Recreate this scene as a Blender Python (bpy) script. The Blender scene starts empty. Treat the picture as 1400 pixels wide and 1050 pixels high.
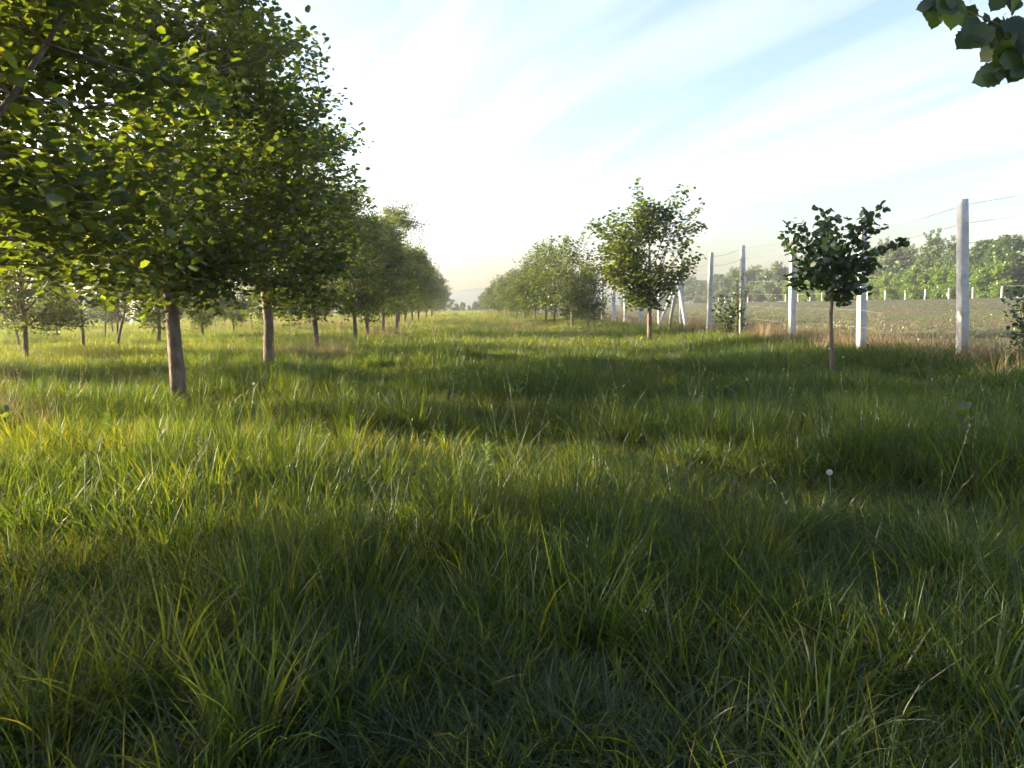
import bpy, math, random
import numpy as np
from mathutils import Matrix, Vector

# ------------------------------------------------------------------ camera, sky, sun, exposure
scene = bpy.context.scene
COL = scene.collection
rad = math.radians
CAM_H = 1.3
SUN_AZ = 72.0      # degrees to the left of the row direction (+Y)
SUN_EL = 16.5
EXPOSURE = 2.35

cam_d = bpy.data.cameras.new('camera')
cam = bpy.data.objects.new('camera', cam_d)
COL.objects.link(cam)
cam_d.sensor_width = 36.0
cam_d.lens = 27.0
cam_d.clip_start = 0.05
cam_d.clip_end = 5000.0
R_CAM = (Matrix.Rotation(rad(-3.85), 3, 'Z') @ Matrix.Rotation(rad(90 - 5.75), 3, 'X') @ Matrix.Rotation(rad(-1.0), 3, 'Z'))
cam.matrix_world = Matrix.Translation((0, 0, CAM_H)) @ R_CAM.to_4x4()
scene.camera = cam

world = bpy.data.worlds.new('World')
scene.world = world
world.use_nodes = True
wn = world.node_tree
wn.nodes.clear()


def build_world():
    N, L = wn.nodes.new, wn.links.new
    out = N('ShaderNodeOutputWorld')
    bg = N('ShaderNodeBackground')
    sky = N('ShaderNodeTexSky')
    sky.sky_type = 'NISHITA'
    sky.sun_disc = False
    sky.sun_elevation = rad(SUN_EL)
    sky.sun_rotation = rad(-SUN_AZ)
    sky.air_density = 1.0
    sky.dust_density = 2.8
    sky.ozone_density = 1.0
    # thin cirrus, the same all over the dome: streaks on a flat layer high above
    tc = N('ShaderNodeTexCoord')
    sep = N('ShaderNodeSeparateXYZ')
    L(tc.outputs['Generated'], sep.inputs[0])
    zz = N('ShaderNodeMath'); zz.operation = 'MAXIMUM'; zz.inputs[1].default_value = 0.0
    L(sep.outputs['Z'], zz.inputs[0])
    za = N('ShaderNodeMath'); za.operation = 'ADD'; za.inputs[1].default_value = 0.30
    L(zz.outputs[0], za.inputs[0])
    dx = N('ShaderNodeMath'); dx.operation = 'DIVIDE'
    dy = N('ShaderNodeMath'); dy.operation = 'DIVIDE'
    L(sep.outputs['X'], dx.inputs[0]); L(za.outputs[0], dx.inputs[1])
    L(sep.outputs['Y'], dy.inputs[0]); L(za.outputs[0], dy.inputs[1])
    comb = N('ShaderNodeCombineXYZ')
    L(dx.outputs[0], comb.inputs[0]); L(dy.outputs[0], comb.inputs[1])
    mp = N('ShaderNodeMapping')
    mr = N('ShaderNodeMapping')
    mr.inputs['Rotation'].default_value = (0, 0, rad(61.0))
    L(comb.outputs[0], mr.inputs[0])
    mp.inputs['Scale'].default_value = (0.55, 2.3, 1)
    L(mr.outputs[0], mp.inputs[0])
    n1 = N('ShaderNodeTexNoise')
    n1.inputs['Scale'].default_value = 1.5
    n1.inputs['Detail'].default_value = 7
    n1.inputs['Roughness'].default_value = 0.55
    n1.inputs['Distortion'].default_value = 0.6
    L(mp.outputs[0], n1.inputs['Vector'])
    rp = N('ShaderNodeValToRGB')
    rp.color_ramp.elements[0].position = 0.42
    rp.color_ramp.elements[0].color = (0.06, 0.06, 0.06, 1)
    rp.color_ramp.elements[1].position = 0.72
    rp.color_ramp.elements[1].color = (1, 1, 1, 1)
    L(n1.outputs['Fac'], rp.inputs[0])
    am = N('ShaderNodeMath'); am.operation = 'MULTIPLY'; am.inputs[1].default_value = 0.44
    L(rp.outputs[0], am.inputs[0])
    # cloud = a milky brightening of the sky behind it
    bw = N('ShaderNodeRGBToBW')
    L(sky.outputs[0], bw.inputs[0])
    cb = N('ShaderNodeVectorMath'); cb.operation = 'SCALE'
    cb.inputs[0].default_value = (1.9, 1.9, 1.95)
    L(bw.outputs[0], cb.inputs['Scale'])
    mx = N('ShaderNodeMix'); mx.data_type = 'RGBA'
    L(am.outputs[0], mx.inputs['Factor'])
    L(sky.outputs[0], mx.inputs['A'])
    L(cb.outputs[0], mx.inputs['B'])
    L(mx.outputs['Result'], bg.inputs['Color'])
    bg.inputs['Strength'].default_value = 0.082
    L(bg.outputs[0], out.inputs['Surface'])


build_world()

sun_d = bpy.data.lights.new('sun', 'SUN')
sun = bpy.data.objects.new('sun', sun_d)
COL.objects.link(sun)
sun_d.energy = 5.0
sun_d.angle = rad(0.6)
sun_d.color = (1.0, 0.82, 0.54)
to_sun = Vector((-math.sin(rad(SUN_AZ)) * math.cos(rad(SUN_EL)), math.cos(rad(SUN_AZ)) * math.cos(rad(SUN_EL)), math.sin(rad(SUN_EL))))
sun.rotation_euler = to_sun.to_track_quat('Z', 'Y').to_euler()
sun.location = (-60, 20, 40)

vs = scene.view_settings
scene.display_settings.display_device = 'sRGB'
vs.view_transform = 'Standard'
vs.look = 'None'
vs.exposure = EXPOSURE
vs.gamma = 1.0
scene.render.engine = 'CYCLES'
cy = scene.cycles
cy.max_bounces = 4
cy.diffuse_bounces = 2
cy.glossy_bounces = 2
cy.transmission_bounces = 4
cy.transparent_max_bounces = 4
cy.volume_bounces = 0
cy.sample_clamp_indirect = 6.0
cy.use_denoising = True
cy.use_adaptive_sampling = True
cy.adaptive_threshold = 0.04
try:
    cy.denoiser = 'OPENIMAGEDENOISE'
    cy.denoising_input_passes = 'RGB_ALBEDO_NORMAL'
    cy.denoising_prefilter = 'ACCURATE'
except Exception:
    pass

# ------------------------------------------------------------------ helpers


def tag(o, label=None, cat=None, group=None, kind=None):
    if label: o['label'] = label
    if cat: o['category'] = cat
    if group: o['group'] = group
    if kind: o['kind'] = kind
    return o


def empty(name, loc=(0, 0, 0), rz=0.0, label=None, cat=None, group=None):
    o = bpy.data.objects.new(name, None)
    o.empty_display_size = 0.2
    COL.objects.link(o)
    o.location = loc
    o.rotation_euler = (0, 0, rz)
    return tag(o, label, cat, group)


def link(name, mesh, parent=None):
    o = bpy.data.objects.new(name, mesh)
    COL.objects.link(o)
    if parent is not None:
        o.parent = parent
    return o


def np_mesh(name, verts, faces, mat, attrs=None, smooth=False):
    """verts (n,3), faces: list of int arrays each (k, sides)"""
    me = bpy.data.meshes.new(name)
    verts = np.asarray(verts, np.float32)
    if not isinstance(faces, (list, tuple)):
        faces = [faces]
    faces = [np.asarray(f, np.int32) for f in faces if len(f)]
    me.vertices.add(len(verts))
    me.vertices.foreach_set('co', verts.ravel())
    tot = np.concatenate([np.full(len(f), f.shape[1], np.int32) for f in faces])
    idx = np.concatenate([f.ravel() for f in faces])
    me.loops.add(len(idx))
    me.loops.foreach_set('vertex_index', idx)
    me.polygons.add(len(tot))
    st = np.zeros(len(tot), np.int32)
    st[1:] = np.cumsum(tot)[:-1]
    me.polygons.foreach_set('loop_start', st)
    if smooth:
        me.polygons.foreach_set('use_smooth', np.ones(len(tot), bool))
    for k, v in (attrs or {}).items():
        a = me.attributes.new(k, 'FLOAT', 'POINT')
        a.data.foreach_set('value', np.asarray(v, np.float32))
    me.update(calc_edges=True)
    if mat: me.materials.append(mat)
    return me


class Acc:
    """collects geometry for one mesh"""
    def __init__(s):
        s.v, s.q, s.t, s.n = [], [], [], 0

    def add(s, v, q=None, t=None):
        v = np.asarray(v, float).reshape(-1, 3)
        if q is not None and len(q): s.q.append(np.asarray(q, int).reshape(-1, 4) + s.n)
        if t is not None and len(t): s.t.append(np.asarray(t, int).reshape(-1, 3) + s.n)
        s.v.append(v); s.n += len(v)

    def tube(s, pts, rads, sides=6, cap=True, wob=0.0, rng=None):
        pts = np.asarray(pts, float)
        n = len(pts)
        rings = []
        for i in range(n):
            d = pts[min(i + 1, n - 1)] - pts[max(i - 1, 0)]
            d = d / (np.linalg.norm(d) + 1e-9)
            a = np.array([1.0, 0, 0]) if abs(d[0]) < 0.8 else np.array([0, 1.0, 0])
            u = np.cross(d, a); u /= np.linalg.norm(u)
            w = np.cross(d, u)
            ang = np.arange(sides) / sides * 2 * math.pi
            r = np.full(sides, rads[i])
            if wob and rng is not None:
                r = r * (1 + rng.normal(0, wob, sides))
            rings.append(pts[i] + (np.cos(ang) * r)[:, None] * u + (np.sin(ang) * r)[:, None] * w)
        v = np.concatenate(rings)
        q = []
        for i in range(n - 1):
            for k in range(sides):
                k2 = (k + 1) % sides
                q.append((i * sides + k, i * sides + k2, (i + 1) * sides + k2, (i + 1) * sides + k))
        t = []
        if cap:
            b = len(v)
            v = np.vstack([v, pts[-1], pts[0]])
            for k in range(sides):
                k2 = (k + 1) % sides
                t.append(((n - 1) * sides + k, (n - 1) * sides + k2, b))
                t.append((k2, k, b + 1))
        s.add(v, q, t)

    def mesh(s, name, mat, attrs=None, smooth=False):
        f = []
        if s.q: f.append(np.concatenate(s.q))
        if s.t: f.append(np.concatenate(s.t))
        return np_mesh(name, np.concatenate(s.v), f, mat, attrs, smooth)


def smooth01(a, b, x):
    t = np.clip((x - a) / (b - a), 0, 1)
    return t * t * (3 - 2 * t)


def H(x, y):
    """height of the land"""
    x = np.asarray(x, float); y = np.asarray(y, float)
    near = np.exp(-((x / 45.0) ** 2)) * smooth01(400, 120, np.abs(y))
    h = near * (0.045 * np.sin(x * 0.9 + 1.3) * np.sin(y * 0.7 + 0.4) + 0.03 * np.sin(x * 2.1 + y * 1.3) + 0.05 * np.sin(y * 0.21 + 2))
    h = h + 0.22 * smooth01(5.6, 8.4, x)
    h = h - 0.10 * smooth01(8.8, 10.0, x)
    h = h + 1.25 * smooth01(0, 1, (x - 9.5) / 62.0) * 0.5 + 0.625 * np.clip((x - 9.5) / 62.0, 0, 1)
    return h


def Hs(x, y):
    return float(H(x, y))


# ------------------------------------------------------------------ materials


def mat_new(name):
    m = bpy.data.materials.new(name)
    m.use_nodes = True
    m.node_tree.nodes.clear()
    return m, m.node_tree.nodes.new, m.node_tree.links.new


def ramp(N, stops):
    r = N('ShaderNodeValToRGB')
    el = r.color_ramp.elements
    while len(el) < len(stops): el.new(0.5)
    for e, (p, c) in zip(el, stops):
        e.position = p
        e.color = (*c, 1)
    return r


def leaf_mat(name, stops, transl=0.45, trans_gain=(1.5, 1.6, 0.6), gloss=0.06, rough=0.45, attr='rnd', patch=None, tstops=None):
    """thin leaf: reflects, lets light through, a little sheen; colour varies leaf by leaf"""
    m, N, L = mat_new(name)
    out = N('ShaderNodeOutputMaterial')
    at = N('ShaderNodeAttribute'); at.attribute_name = attr
    oi = N('ShaderNodeObjectInfo')
    ad = N('ShaderNodeMath'); ad.operation = 'MULTIPLY_ADD'
    ad.inputs[1].default_value = 0.28; ad.inputs[2].default_value = -0.14
    L(oi.outputs['Random'], ad.inputs[0])
    a2 = N('ShaderNodeMath'); a2.operation = 'ADD'; a2.use_clamp = True
    L(at.outputs['Fac'], a2.inputs[0]); L(ad.outputs[0], a2.inputs[1])
    r = ramp(N, stops)
    L(a2.outputs[0], r.inputs[0])
    col = r.outputs[0]
    if patch:
        geo = N('ShaderNodeNewGeometry')
        n1 = N('ShaderNodeTexNoise'); n1.inputs['Scale'].default_value = patch[0]; n1.inputs['Detail'].default_value = 3
        L(geo.outputs['Position'], n1.inputs['Vector'])
        pr = ramp(N, [(0.35, (0, 0, 0)), (0.68, (1, 1, 1))])
        L(n1.outputs['Fac'], pr.inputs[0])
        pm = N('ShaderNodeMath'); pm.operation = 'MULTIPLY'; pm.inputs[1].default_value = patch[2]
        L(pr.outputs[0], pm.inputs[0])
        mx = N('ShaderNodeMix'); mx.data_type = 'RGBA'
        L(pm.outputs[0], mx.inputs['Factor']); L(col, mx.inputs['A'])
        mx.inputs['B'].default_value = (*patch[1], 1)
        col = mx.outputs['Result']
    df = N('ShaderNodeBsdfDiffuse'); L(col, df.inputs['Color'])
    tm = N('ShaderNodeVectorMath'); tm.operation = 'MULTIPLY'
    tm.inputs[1].default_value = trans_gain
    if tstops:
        r3 = ramp(N, tstops); L(a2.outputs[0], r3.inputs[0]); L(r3.outputs[0], tm.inputs[0])
        tm.inputs[1].default_value = (1, 1, 1)
    else:
        L(col, tm.inputs[0])
    tr = N('ShaderNodeBsdfTranslucent'); L(tm.outputs[0], tr.inputs['Color'])
    mix = N('ShaderNodeMixShader'); mix.inputs[0].default_value = transl
    L(df.outputs[0], mix.inputs[1]); L(tr.outputs[0], mix.inputs[2])
    gl = N('ShaderNodeBsdfGlossy'); gl.inputs['Roughness'].default_value = rough
    gl.inputs['Color'].default_value = (0.9, 0.95, 1.0, 1)
    m2 = N('ShaderNodeMixShader'); m2.inputs[0].default_value = gloss
    L(mix.outputs[0], m2.inputs[1]); L(gl.outputs[0], m2.inputs[2])
    L(m2.outputs[0], out.inputs['Surface'])
    return m


def rough_mat(name, stops, scale, detail=6, bump=0.3, bump_scale=None, rough=0.9, stretch=(1, 1, 1), second=None, dist=0.02, coord='Object'):
    m, N, L = mat_new(name)
    out = N('ShaderNodeOutputMaterial')
    p = N('ShaderNodeBsdfPrincipled')
    p.inputs['Roughness'].default_value = rough
    p.inputs['Specular IOR Level'].default_value = 0.25
    tc = N('ShaderNodeTexCoord')
    mp = N('ShaderNodeMapping'); mp.inputs['Scale'].default_value = stretch
    L(tc.outputs[coord], mp.inputs[0])
    n = N('ShaderNodeTexNoise'); n.inputs['Scale'].default_value = scale; n.inputs['Detail'].default_value = detail
    n.inputs['Roughness'].default_value = 0.62
    L(mp.outputs[0], n.inputs['Vector'])
    r = ramp(N, stops); L(n.outputs['Fac'], r.inputs[0])
    col = r.outputs[0]
    if second:
        sc, c, lo, hi = second
        n2 = N('ShaderNodeTexNoise'); n2.inputs['Scale'].default_value = sc; n2.inputs['Detail'].default_value = 4
        L(mp.outputs[0], n2.inputs['Vector'])
        r2 = ramp(N, [(lo, (0, 0, 0)), (hi, (1, 1, 1))]); L(n2.outputs['Fac'], r2.inputs[0])
        mx = N('ShaderNodeMix'); mx.data_type = 'RGBA'
        L(r2.outputs[0], mx.inputs['Factor']); L(col, mx.inputs['A'])
        mx.inputs['B'].default_value = (*c, 1)
        col = mx.outputs['Result']
    L(col, p.inputs['Base Color'])
    nb = N('ShaderNodeTexNoise'); nb.inputs['Scale'].default_value = bump_scale or scale * 2; nb.inputs['Detail'].default_value = 6
    L(mp.outputs[0], nb.inputs['Vector'])
    b = N('ShaderNodeBump'); b.inputs['Strength'].default_value = bump; b.inputs['Distance'].default_value = dist
    L(nb.outputs['Fac'], b.inputs['Height']); L(b.outputs[0], p.inputs['Normal'])
    L(p.outputs[0], out.inputs['Surface'])
    return m


M = {}
M['hazel'] = leaf_mat('hazel_leaf', [(0.0, (0.026, 0.042, 0.015)), (0.45, (0.040, 0.061, 0.018)), (0.8, (0.062, 0.088, 0.021)), (1.0, (0.105, 0.132, 0.025))],
                      transl=0.48, trans_gain=(3.5, 3.1, 0.7), gloss=0.05)
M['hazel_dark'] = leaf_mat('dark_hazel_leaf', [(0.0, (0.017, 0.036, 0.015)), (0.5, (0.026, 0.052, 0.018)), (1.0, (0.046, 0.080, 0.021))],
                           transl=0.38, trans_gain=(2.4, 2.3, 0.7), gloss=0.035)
M['willow'] = leaf_mat('willow_leaf', [(0.0, (0.085, 0.120, 0.050)), (0.5, (0.125, 0.165, 0.070)), (1.0, (0.18, 0.22, 0.11))], transl=0.35, trans_gain=(1.3, 1.4, 0.8))
M['poplar'] = leaf_mat('poplar_leaf', [(0.0, (0.06, 0.10, 0.035)), (1.0, (0.12, 0.17, 0.06))], transl=0.4, trans_gain=(1.5, 1.6, 0.7))
M['bush'] = leaf_mat('bright_bush_leaf', [(0.0, (0.070, 0.125, 0.020)), (0.5, (0.11, 0.18, 0.025)), (1.0, (0.17, 0.24, 0.035))], transl=0.45, trans_gain=(1.7, 1.7, 0.5))
M['far_dark'] = leaf_mat('far_tree_leaf', [(0.0, (0.04, 0.075, 0.025)), (1.0, (0.085, 0.13, 0.04))], transl=0.35)
GRASS_STOPS = [(0.0, (0.017, 0.043, 0.017)), (0.35, (0.026, 0.061, 0.021)), (0.62, (0.040, 0.081, 0.025)), (0.84, (0.060, 0.098, 0.030)), (0.92, (0.08, 0.09, 0.04)), (1.0, (0.14, 0.12, 0.08))]
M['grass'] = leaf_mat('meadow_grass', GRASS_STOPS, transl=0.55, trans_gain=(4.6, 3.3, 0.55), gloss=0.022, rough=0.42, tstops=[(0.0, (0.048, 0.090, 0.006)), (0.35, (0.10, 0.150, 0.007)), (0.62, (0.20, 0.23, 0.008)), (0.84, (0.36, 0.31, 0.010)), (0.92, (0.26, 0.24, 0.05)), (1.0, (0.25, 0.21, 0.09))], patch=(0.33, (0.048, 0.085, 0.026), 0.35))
M['grass_far'] = leaf_mat('lane_grass', [(0.0, (0.028, 0.062, 0.018)), (0.5, (0.050, 0.090, 0.024)), (0.85, (0.085, 0.118, 0.034)), (1.0, (0.20, 0.175, 0.10))],
                          transl=0.55, trans_gain=(2.8, 2.4, 0.5), gloss=0.03, patch=(0.13, (0.13, 0.125, 0.055), 0.4))
M['straw'] = leaf_mat('dry_straw', [(0.0, (0.17, 0.115, 0.065)), (0.5, (0.28, 0.21, 0.125)), (1.0, (0.42, 0.34, 0.22))], transl=0.3, trans_gain=(1.2, 1.1, 0.9), gloss=0.03)
M['weed'] = leaf_mat('weed_leaf', [(0.0, (0.05, 0.10, 0.022)), (1.0, (0.11, 0.18, 0.04))], transl=0.45, trans_gain=(1.7, 1.7, 0.5))
M['crop'] = leaf_mat('crop_leaf', [(0.0, (0.06, 0.11, 0.02)), (1.0, (0.12, 0.18, 0.035))], transl=0.4)
M['bark'] = rough_mat('grey_brown_bark', [(0.3, (0.075, 0.052, 0.042)), (0.5, (0.14, 0.105, 0.085)), (0.72, (0.24, 0.19, 0.155))], 9, stretch=(1, 1, 0.45), bump=0.9, bump_scale=26, dist=0.02,
                      second=(3.2, (0.28, 0.245, 0.20), 0.58, 0.72))
M['soil'] = rough_mat('thatch_and_soil', [(0.3, (0.030, 0.024, 0.014)), (0.5, (0.06, 0.050, 0.024)), (0.7, (0.055, 0.060, 0.024))], 28.0, detail=8, bump=1.0, bump_scale=60, dist=0.03,
                      second=(0.06, (0.12, 0.115, 0.045), 0.45, 0.65))
M['field'] = rough_mat('tilled_soil', [(0.3, (0.046, 0.036, 0.024)), (0.55, (0.072, 0.057, 0.038)), (0.75, (0.10, 0.082, 0.056))], 2.2, bump=0.7, bump_scale=9, dist=0.04,
                       second=(0.12, (0.055, 0.066, 0.026), 0.42, 0.62))
M['concrete'] = rough_mat('weathered_concrete', [(0.3, (0.36, 0.37, 0.375)), (0.5, (0.47, 0.48, 0.485)), (0.7, (0.56, 0.565, 0.565))], 5, bump=0.35, bump_scale=60, dist=0.006, rough=0.85,
                          second=(2.4, (0.15, 0.15, 0.135), 0.60, 0.74))
M['wire'] = rough_mat('rusty_wire', [(0.3, (0.20, 0.19, 0.18)), (0.7, (0.30, 0.27, 0.24))], 30, bump=0.1, rough=0.6)
M['stake'] = rough_mat('pale_wood', [(0.3, (0.34, 0.28, 0.20)), (0.7, (0.50, 0.43, 0.33))], 8, stretch=(1, 1, 0.2), bump=0.4, rough=0.85)
M['hill'] = rough_mat('far_hill', [(0.3, (0.05, 0.08, 0.10)), (0.7, (0.08, 0.11, 0.12))], 0.02, bump=0.0)
M['puff'] = leaf_mat('dandelion_clock', [(0.0, (0.6, 0.6, 0.58)), (1.0, (0.75, 0.75, 0.72))], transl=0.5, trans_gain=(1, 1, 1), gloss=0.0)
M['stem'] = leaf_mat('pale_green_stem', [(0.0, (0.07, 0.11, 0.04)), (1.0, (0.14, 0.16, 0.07))], transl=0.3, trans_gain=(1.2, 1.2, 0.6))

# ------------------------------------------------------------------ ground, field, hills


def axis(lo, hi, near_lo, near_hi, step, far):
    a = np.arange(near_lo, near_hi + 1e-6, step)
    l, r = [], []
    s, p = step, near_lo
    while p > lo:
        s = min(s * 1.25, far); p -= s; l.append(max(p, lo))
    s, p = step, near_hi
    while p < hi:
        s = min(s * 1.25, far); p += s; r.append(min(p, hi))
    return np.concatenate([np.array(l[::-1]), a, np.array(r)])


def sheet(name, xs, ys, zfun, mat):
    X, Y = np.meshgrid(xs, ys)
    Z = zfun(X, Y)
    v = np.stack([X, Y, Z], -1).reshape(-1, 3)
    nx, ny = len(xs), len(ys)
    i = np.arange(nx - 1); j = np.arange(ny - 1)
    I, J = np.meshgrid(i, j)
    a = (J * nx + I).ravel()
    f = np.stack([a, a + 1, a + nx + 1, a + nx], -1)
    return link(name, np_mesh(name, v, f, mat, smooth=True))


g = sheet('ground', axis(-900, 900, -16, 14, 0.33, 60), axis(-300, 900, -4, 40, 0.4, 60), H, M['soil'])
tag(g, kind='structure')


def field_z(x, y):
    # low drills running parallel to the fence
    return H(x, y) + 0.03 + 0.035 * np.sin(x / 0.75 * 2 * math.pi) * smooth01(10.2, 10.8, x) * smooth01(40, 26, x)


fd = sheet('field', np.concatenate([np.arange(10.3, 34, 0.16), np.arange(34, 66.1, 1.0)]), axis(2, 420, 6, 40, 1.2, 30), field_z, M['field'])
tag(fd, kind='structure')

rng = np.random.default_rng(5)


def hills():
    xs = np.linspace(-600, 500, 90)
    ys = np.array([640, 690, 750, 820, 880])
    prof = np.array([0.0, 0.45, 1.0, 0.9, 0.0])
    X, Y = np.meshgrid(xs, ys)
    ridge = 15 + 3.0 * np.sin(xs * 0.013 + 1.0) + 1.4 * np.sin(xs * 0.05) + 0.6 * np.sin(xs * 0.13)
    Z = prof[:, None] * ridge[None, :] * np.clip((np.minimum(xs + 600, 500 - xs)) / 160, 0, 1)[None, :] + 0.05
    v = np.stack([X, Y, Z], -1).reshape(-1, 3)
    nx = len(xs)
    I, J = np.meshgrid(np.arange(nx - 1), np.arange(len(ys) - 1))
    a = (J * nx + I).ravel()
    o = link('hills', np_mesh('hills', v, np.stack([a, a + 1, a + nx + 1, a + nx], -1), M['hill'], smooth=True))
    tag(o, kind='structure')


hills()

# ------------------------------------------------------------------ trees
def tnorm(rg, sg, shape):
    """normal spread without far stragglers"""
    v = rg.normal(0, 1, shape)
    l = np.linalg.norm(v, axis=-1, keepdims=True)
    return v / (l + 1e-9) * np.minimum(l, 1.75) * sg


LEAF6 = np.array([[0, 0.0, 0], [-0.40, 0.22, 0.07], [-0.40, 0.66, 0.07], [0, 1.0, -0.05], [0.40, 0.66, 0.07], [0.40, 0.22, 0.07]])


def rot_frames(nrm, azim):
    """frames (n,3,3) with columns x,y,z: z = normal, y = leaf direction"""
    n = nrm / (np.linalg.norm(nrm, axis=1, keepdims=True) + 1e-9)
    d = np.stack([np.cos(azim), np.sin(azim), np.zeros_like(azim)], 1)
    y = d - (d * n).sum(1, keepdims=True) * n
    y /= (np.linalg.norm(y, axis=1, keepdims=True) + 1e-6)
    x = np.cross(y, n)
    return np.stack([x, y, n], 2)


def leaves_mesh(name, pos, size, mat, rng, up=0.55, azim=None, template=LEAF6, bright=None):
    n = len(pos)
    nrm = rng.normal(0, 1, (n, 3)) * (1 - up)
    nrm[:, 2] = np.abs(nrm[:, 2]) + up
    if azim is None:
        azim = rng.uniform(0, 2 * math.pi, n)
    Fm = rot_frames(nrm, azim)
    sz = size * rng.uniform(0.65, 1.25, n)
    T = template[None] * sz[:, None, None]
    V = np.einsum('nij,nkj->nki', Fm, T) + pos[:, None, :]
    k = template.shape[0]
    base = (np.arange(n) * k)[:, None]
    q = np.concatenate([base + np.array([[0, 1, 2, 3]]), base + np.array([[0, 3, 4, 5]])])
    rv = np.clip(rng.normal(0.42, 0.22, n), 0, 1) if bright is None else bright
    return np_mesh(name, V.reshape(-1, 3), q, mat, {'rnd': np.repeat(rv, k)}), Fm, sz


def bez(a, b, c, n):
    t = np.linspace(0, 1, n)[:, None]
    return (1 - t) ** 2 * a + 2 * (1 - t) * t * b + t ** 2 * c


def tree_data(seed, height=7.0, blunt=0.62, clump=0.30, r=2.3, base=1.45, trunk_r=0.11, clusters=270, per=36, leaf=0.10, sig=0.24, limbs=8, lean=(0, 0), bulge=0.45, shoots=8, targets=None, low_sprout=True):
    """returns trunk Acc and leaf positions + outward azimuth"""
    rg = np.random.default_rng(seed)
    acc = Acc()
    top = np.array([lean[0], lean[1], height * 0.93])
    mid = np.array([lean[0] * 0.2 + rg.normal(0, 0.05), lean[1] * 0.2 + rg.normal(0, 0.05), height * 0.45])
    tr = bez(np.array([0, 0, -0.15]), mid, top, 12)
    tr[1:, :2] += rg.normal(0, 0.018, (11, 2))
    s = np.linspace(0, 1, 12)
    rr = trunk_r * (1 - s) ** 0.9 + 0.012
    rr[0] *= 1.18
    acc.tube(tr, rr, sides=9, wob=0.06, rng=rg)

    def trunk_at(z):
        i = np.clip(np.searchsorted(tr[:, 2], z), 1, 11)
        a, b = tr[i - 1], tr[i]
        f = (z - a[2]) / (b[2] - a[2] + 1e-9)
        return a + (b - a) * f, rr[i]

    def envelope(u):          # u 0..1 over crown height -> radius share
        return (np.sin(np.clip(u, 0, 1) ** bulge * math.pi) ** blunt) * 0.98 + 0.03
    pts, azs = [], []
    limb_paths = []
    lob = rg.uniform(0, 6.28, 3)
    for i in range(limbs):
        az = i / limbs * 6.283 * 2.4 + rg.normal(0, 0.3)
        u = 0.02 + 0.55 * (i / limbs) + rg.uniform(0, 0.08)
        z0 = base - 0.15 + (height - base) * u * 0.55
        p0, r0 = trunk_at(z0)
        u1 = np.clip(u + rg.uniform(0.18, 0.38), 0.1, 0.93)
        R = r * envelope(u1) * rg.uniform(0.75, 1.0)
        p2 = np.array([lean[0] * u1 + math.cos(az) * R, lean[1] * u1 + math.sin(az) * R, base + (height - base) * u1])
        p1 = p0 * 0.45 + p2 * 0.55 + np.array([math.cos(az) * R * 0.12, math.sin(az) * R * 0.12, -0.25])
        path = bez(p0, p1, p2, 7)
        acc.tube(path, np.linspace(max(0.02, r0 * 0.5), 0.008, 7), sides=5, cap=False)
        limb_paths.append(path)
    nodes = np.vstack(limb_paths + [tr[5:]])
    bough = None
    for c in range(clusters):
        if c % 6 == 0:           # a bough: the next six sprays of leaves belong to it
            u = rg.beta(1.2, 1.25)
            az = rg.uniform(0, 6.283)
            k = 1 + 0.18 * math.sin(2 * az + lob[0] + u * 3) + 0.14 * math.sin(3 * az + lob[1] - u * 5)
            f = rg.uniform(0, 1) ** 0.42
            R = r * envelope(np.array(u)) * f * k * rg.uniform(0.85, 1.12)
            bough = np.array([lean[0] * u + math.cos(az) * R, lean[1] * u + math.sin(az) * R, base + (height - base) * u])
        p = bough + tnorm(rg, clump, 3) * np.array([1, 1, 0.8])
        d = np.linalg.norm(nodes - p, axis=1) + 1.2 * np.maximum(nodes[:, 2] - p[2] + 0.1, 0)
        q = nodes[d.argmin()]
        tw = bez(q, (q + p) / 2 + np.array([0, 0, -0.05]), p, 4)
        if c % 3 != 2:
            acc.tube(tw, [0.009, 0.007, 0.005, 0.003], sides=3, cap=False)
        m = int(per * rg.uniform(0.6, 1.3))
        t = rg.uniform(0.35, 1.1, m) ** 0.7
        pp = q + (p - q) * np.minimum(t, 1.02)[:, None] + tnorm(rg, sig, (m, 3)) * np.array([1, 1, 0.72])
        pts.append(pp)
        a = np.arctan2(pp[:, 1] - lean[1] * u, pp[:, 0] - lean[0] * u)
        azs.append(a + rg.normal(0, 0.9, m))
    for k in range(shoots):     # long shoots that poke out of the outline
        az = rg.uniform(0, 6.283); u = rg.uniform(0.35, 0.97)
        R = r * envelope(np.array(u)) * 0.8
        q = np.array([lean[0] * u + math.cos(az) * R, lean[1] * u + math.sin(az) * R, base + (height - base) * u])
        dv = np.array([math.cos(az) * 0.6, math.sin(az) * 0.6, 1.1 if u > 0.5 else 0.35]) * rg.uniform(0.5, 0.95)
        path = bez(q, q + dv * 0.5, q + dv, 5)
        acc.tube(path, [0.011, 0.009, 0.007, 0.005, 0.003], sides=4, cap=False)
        m = 26
        t = rg.uniform(0, 1.05, m)
        pts.append(q + dv * t[:, None] + tnorm(rg, 0.06, (m, 3)))
        azs.append(rg.uniform(0, 6.283, m))
    if targets is not None:     # extra named shoots (lists of (from, to, leaves, spread))
        for (a, b, m, sg) in targets:
            a = np.array(a, float); b = np.array(b, float)
            path = bez(a, (a + b) / 2 + np.array([0, 0, 0.05]), b, 5)
            acc.tube(path, np.linspace(0.016, 0.005, 5), sides=4, cap=False)
            t = rg.uniform(0.15, 1.06, m)
            pts.append(a + (b - a) * t[:, None] + tnorm(rg, sg * 0.85, (m, 3)))
            azs.append(rg.uniform(0, 6.283, m))
    P = np.vstack(pts)
    A = np.concatenate(azs)
    return acc, P, A, leaf, rg


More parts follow.
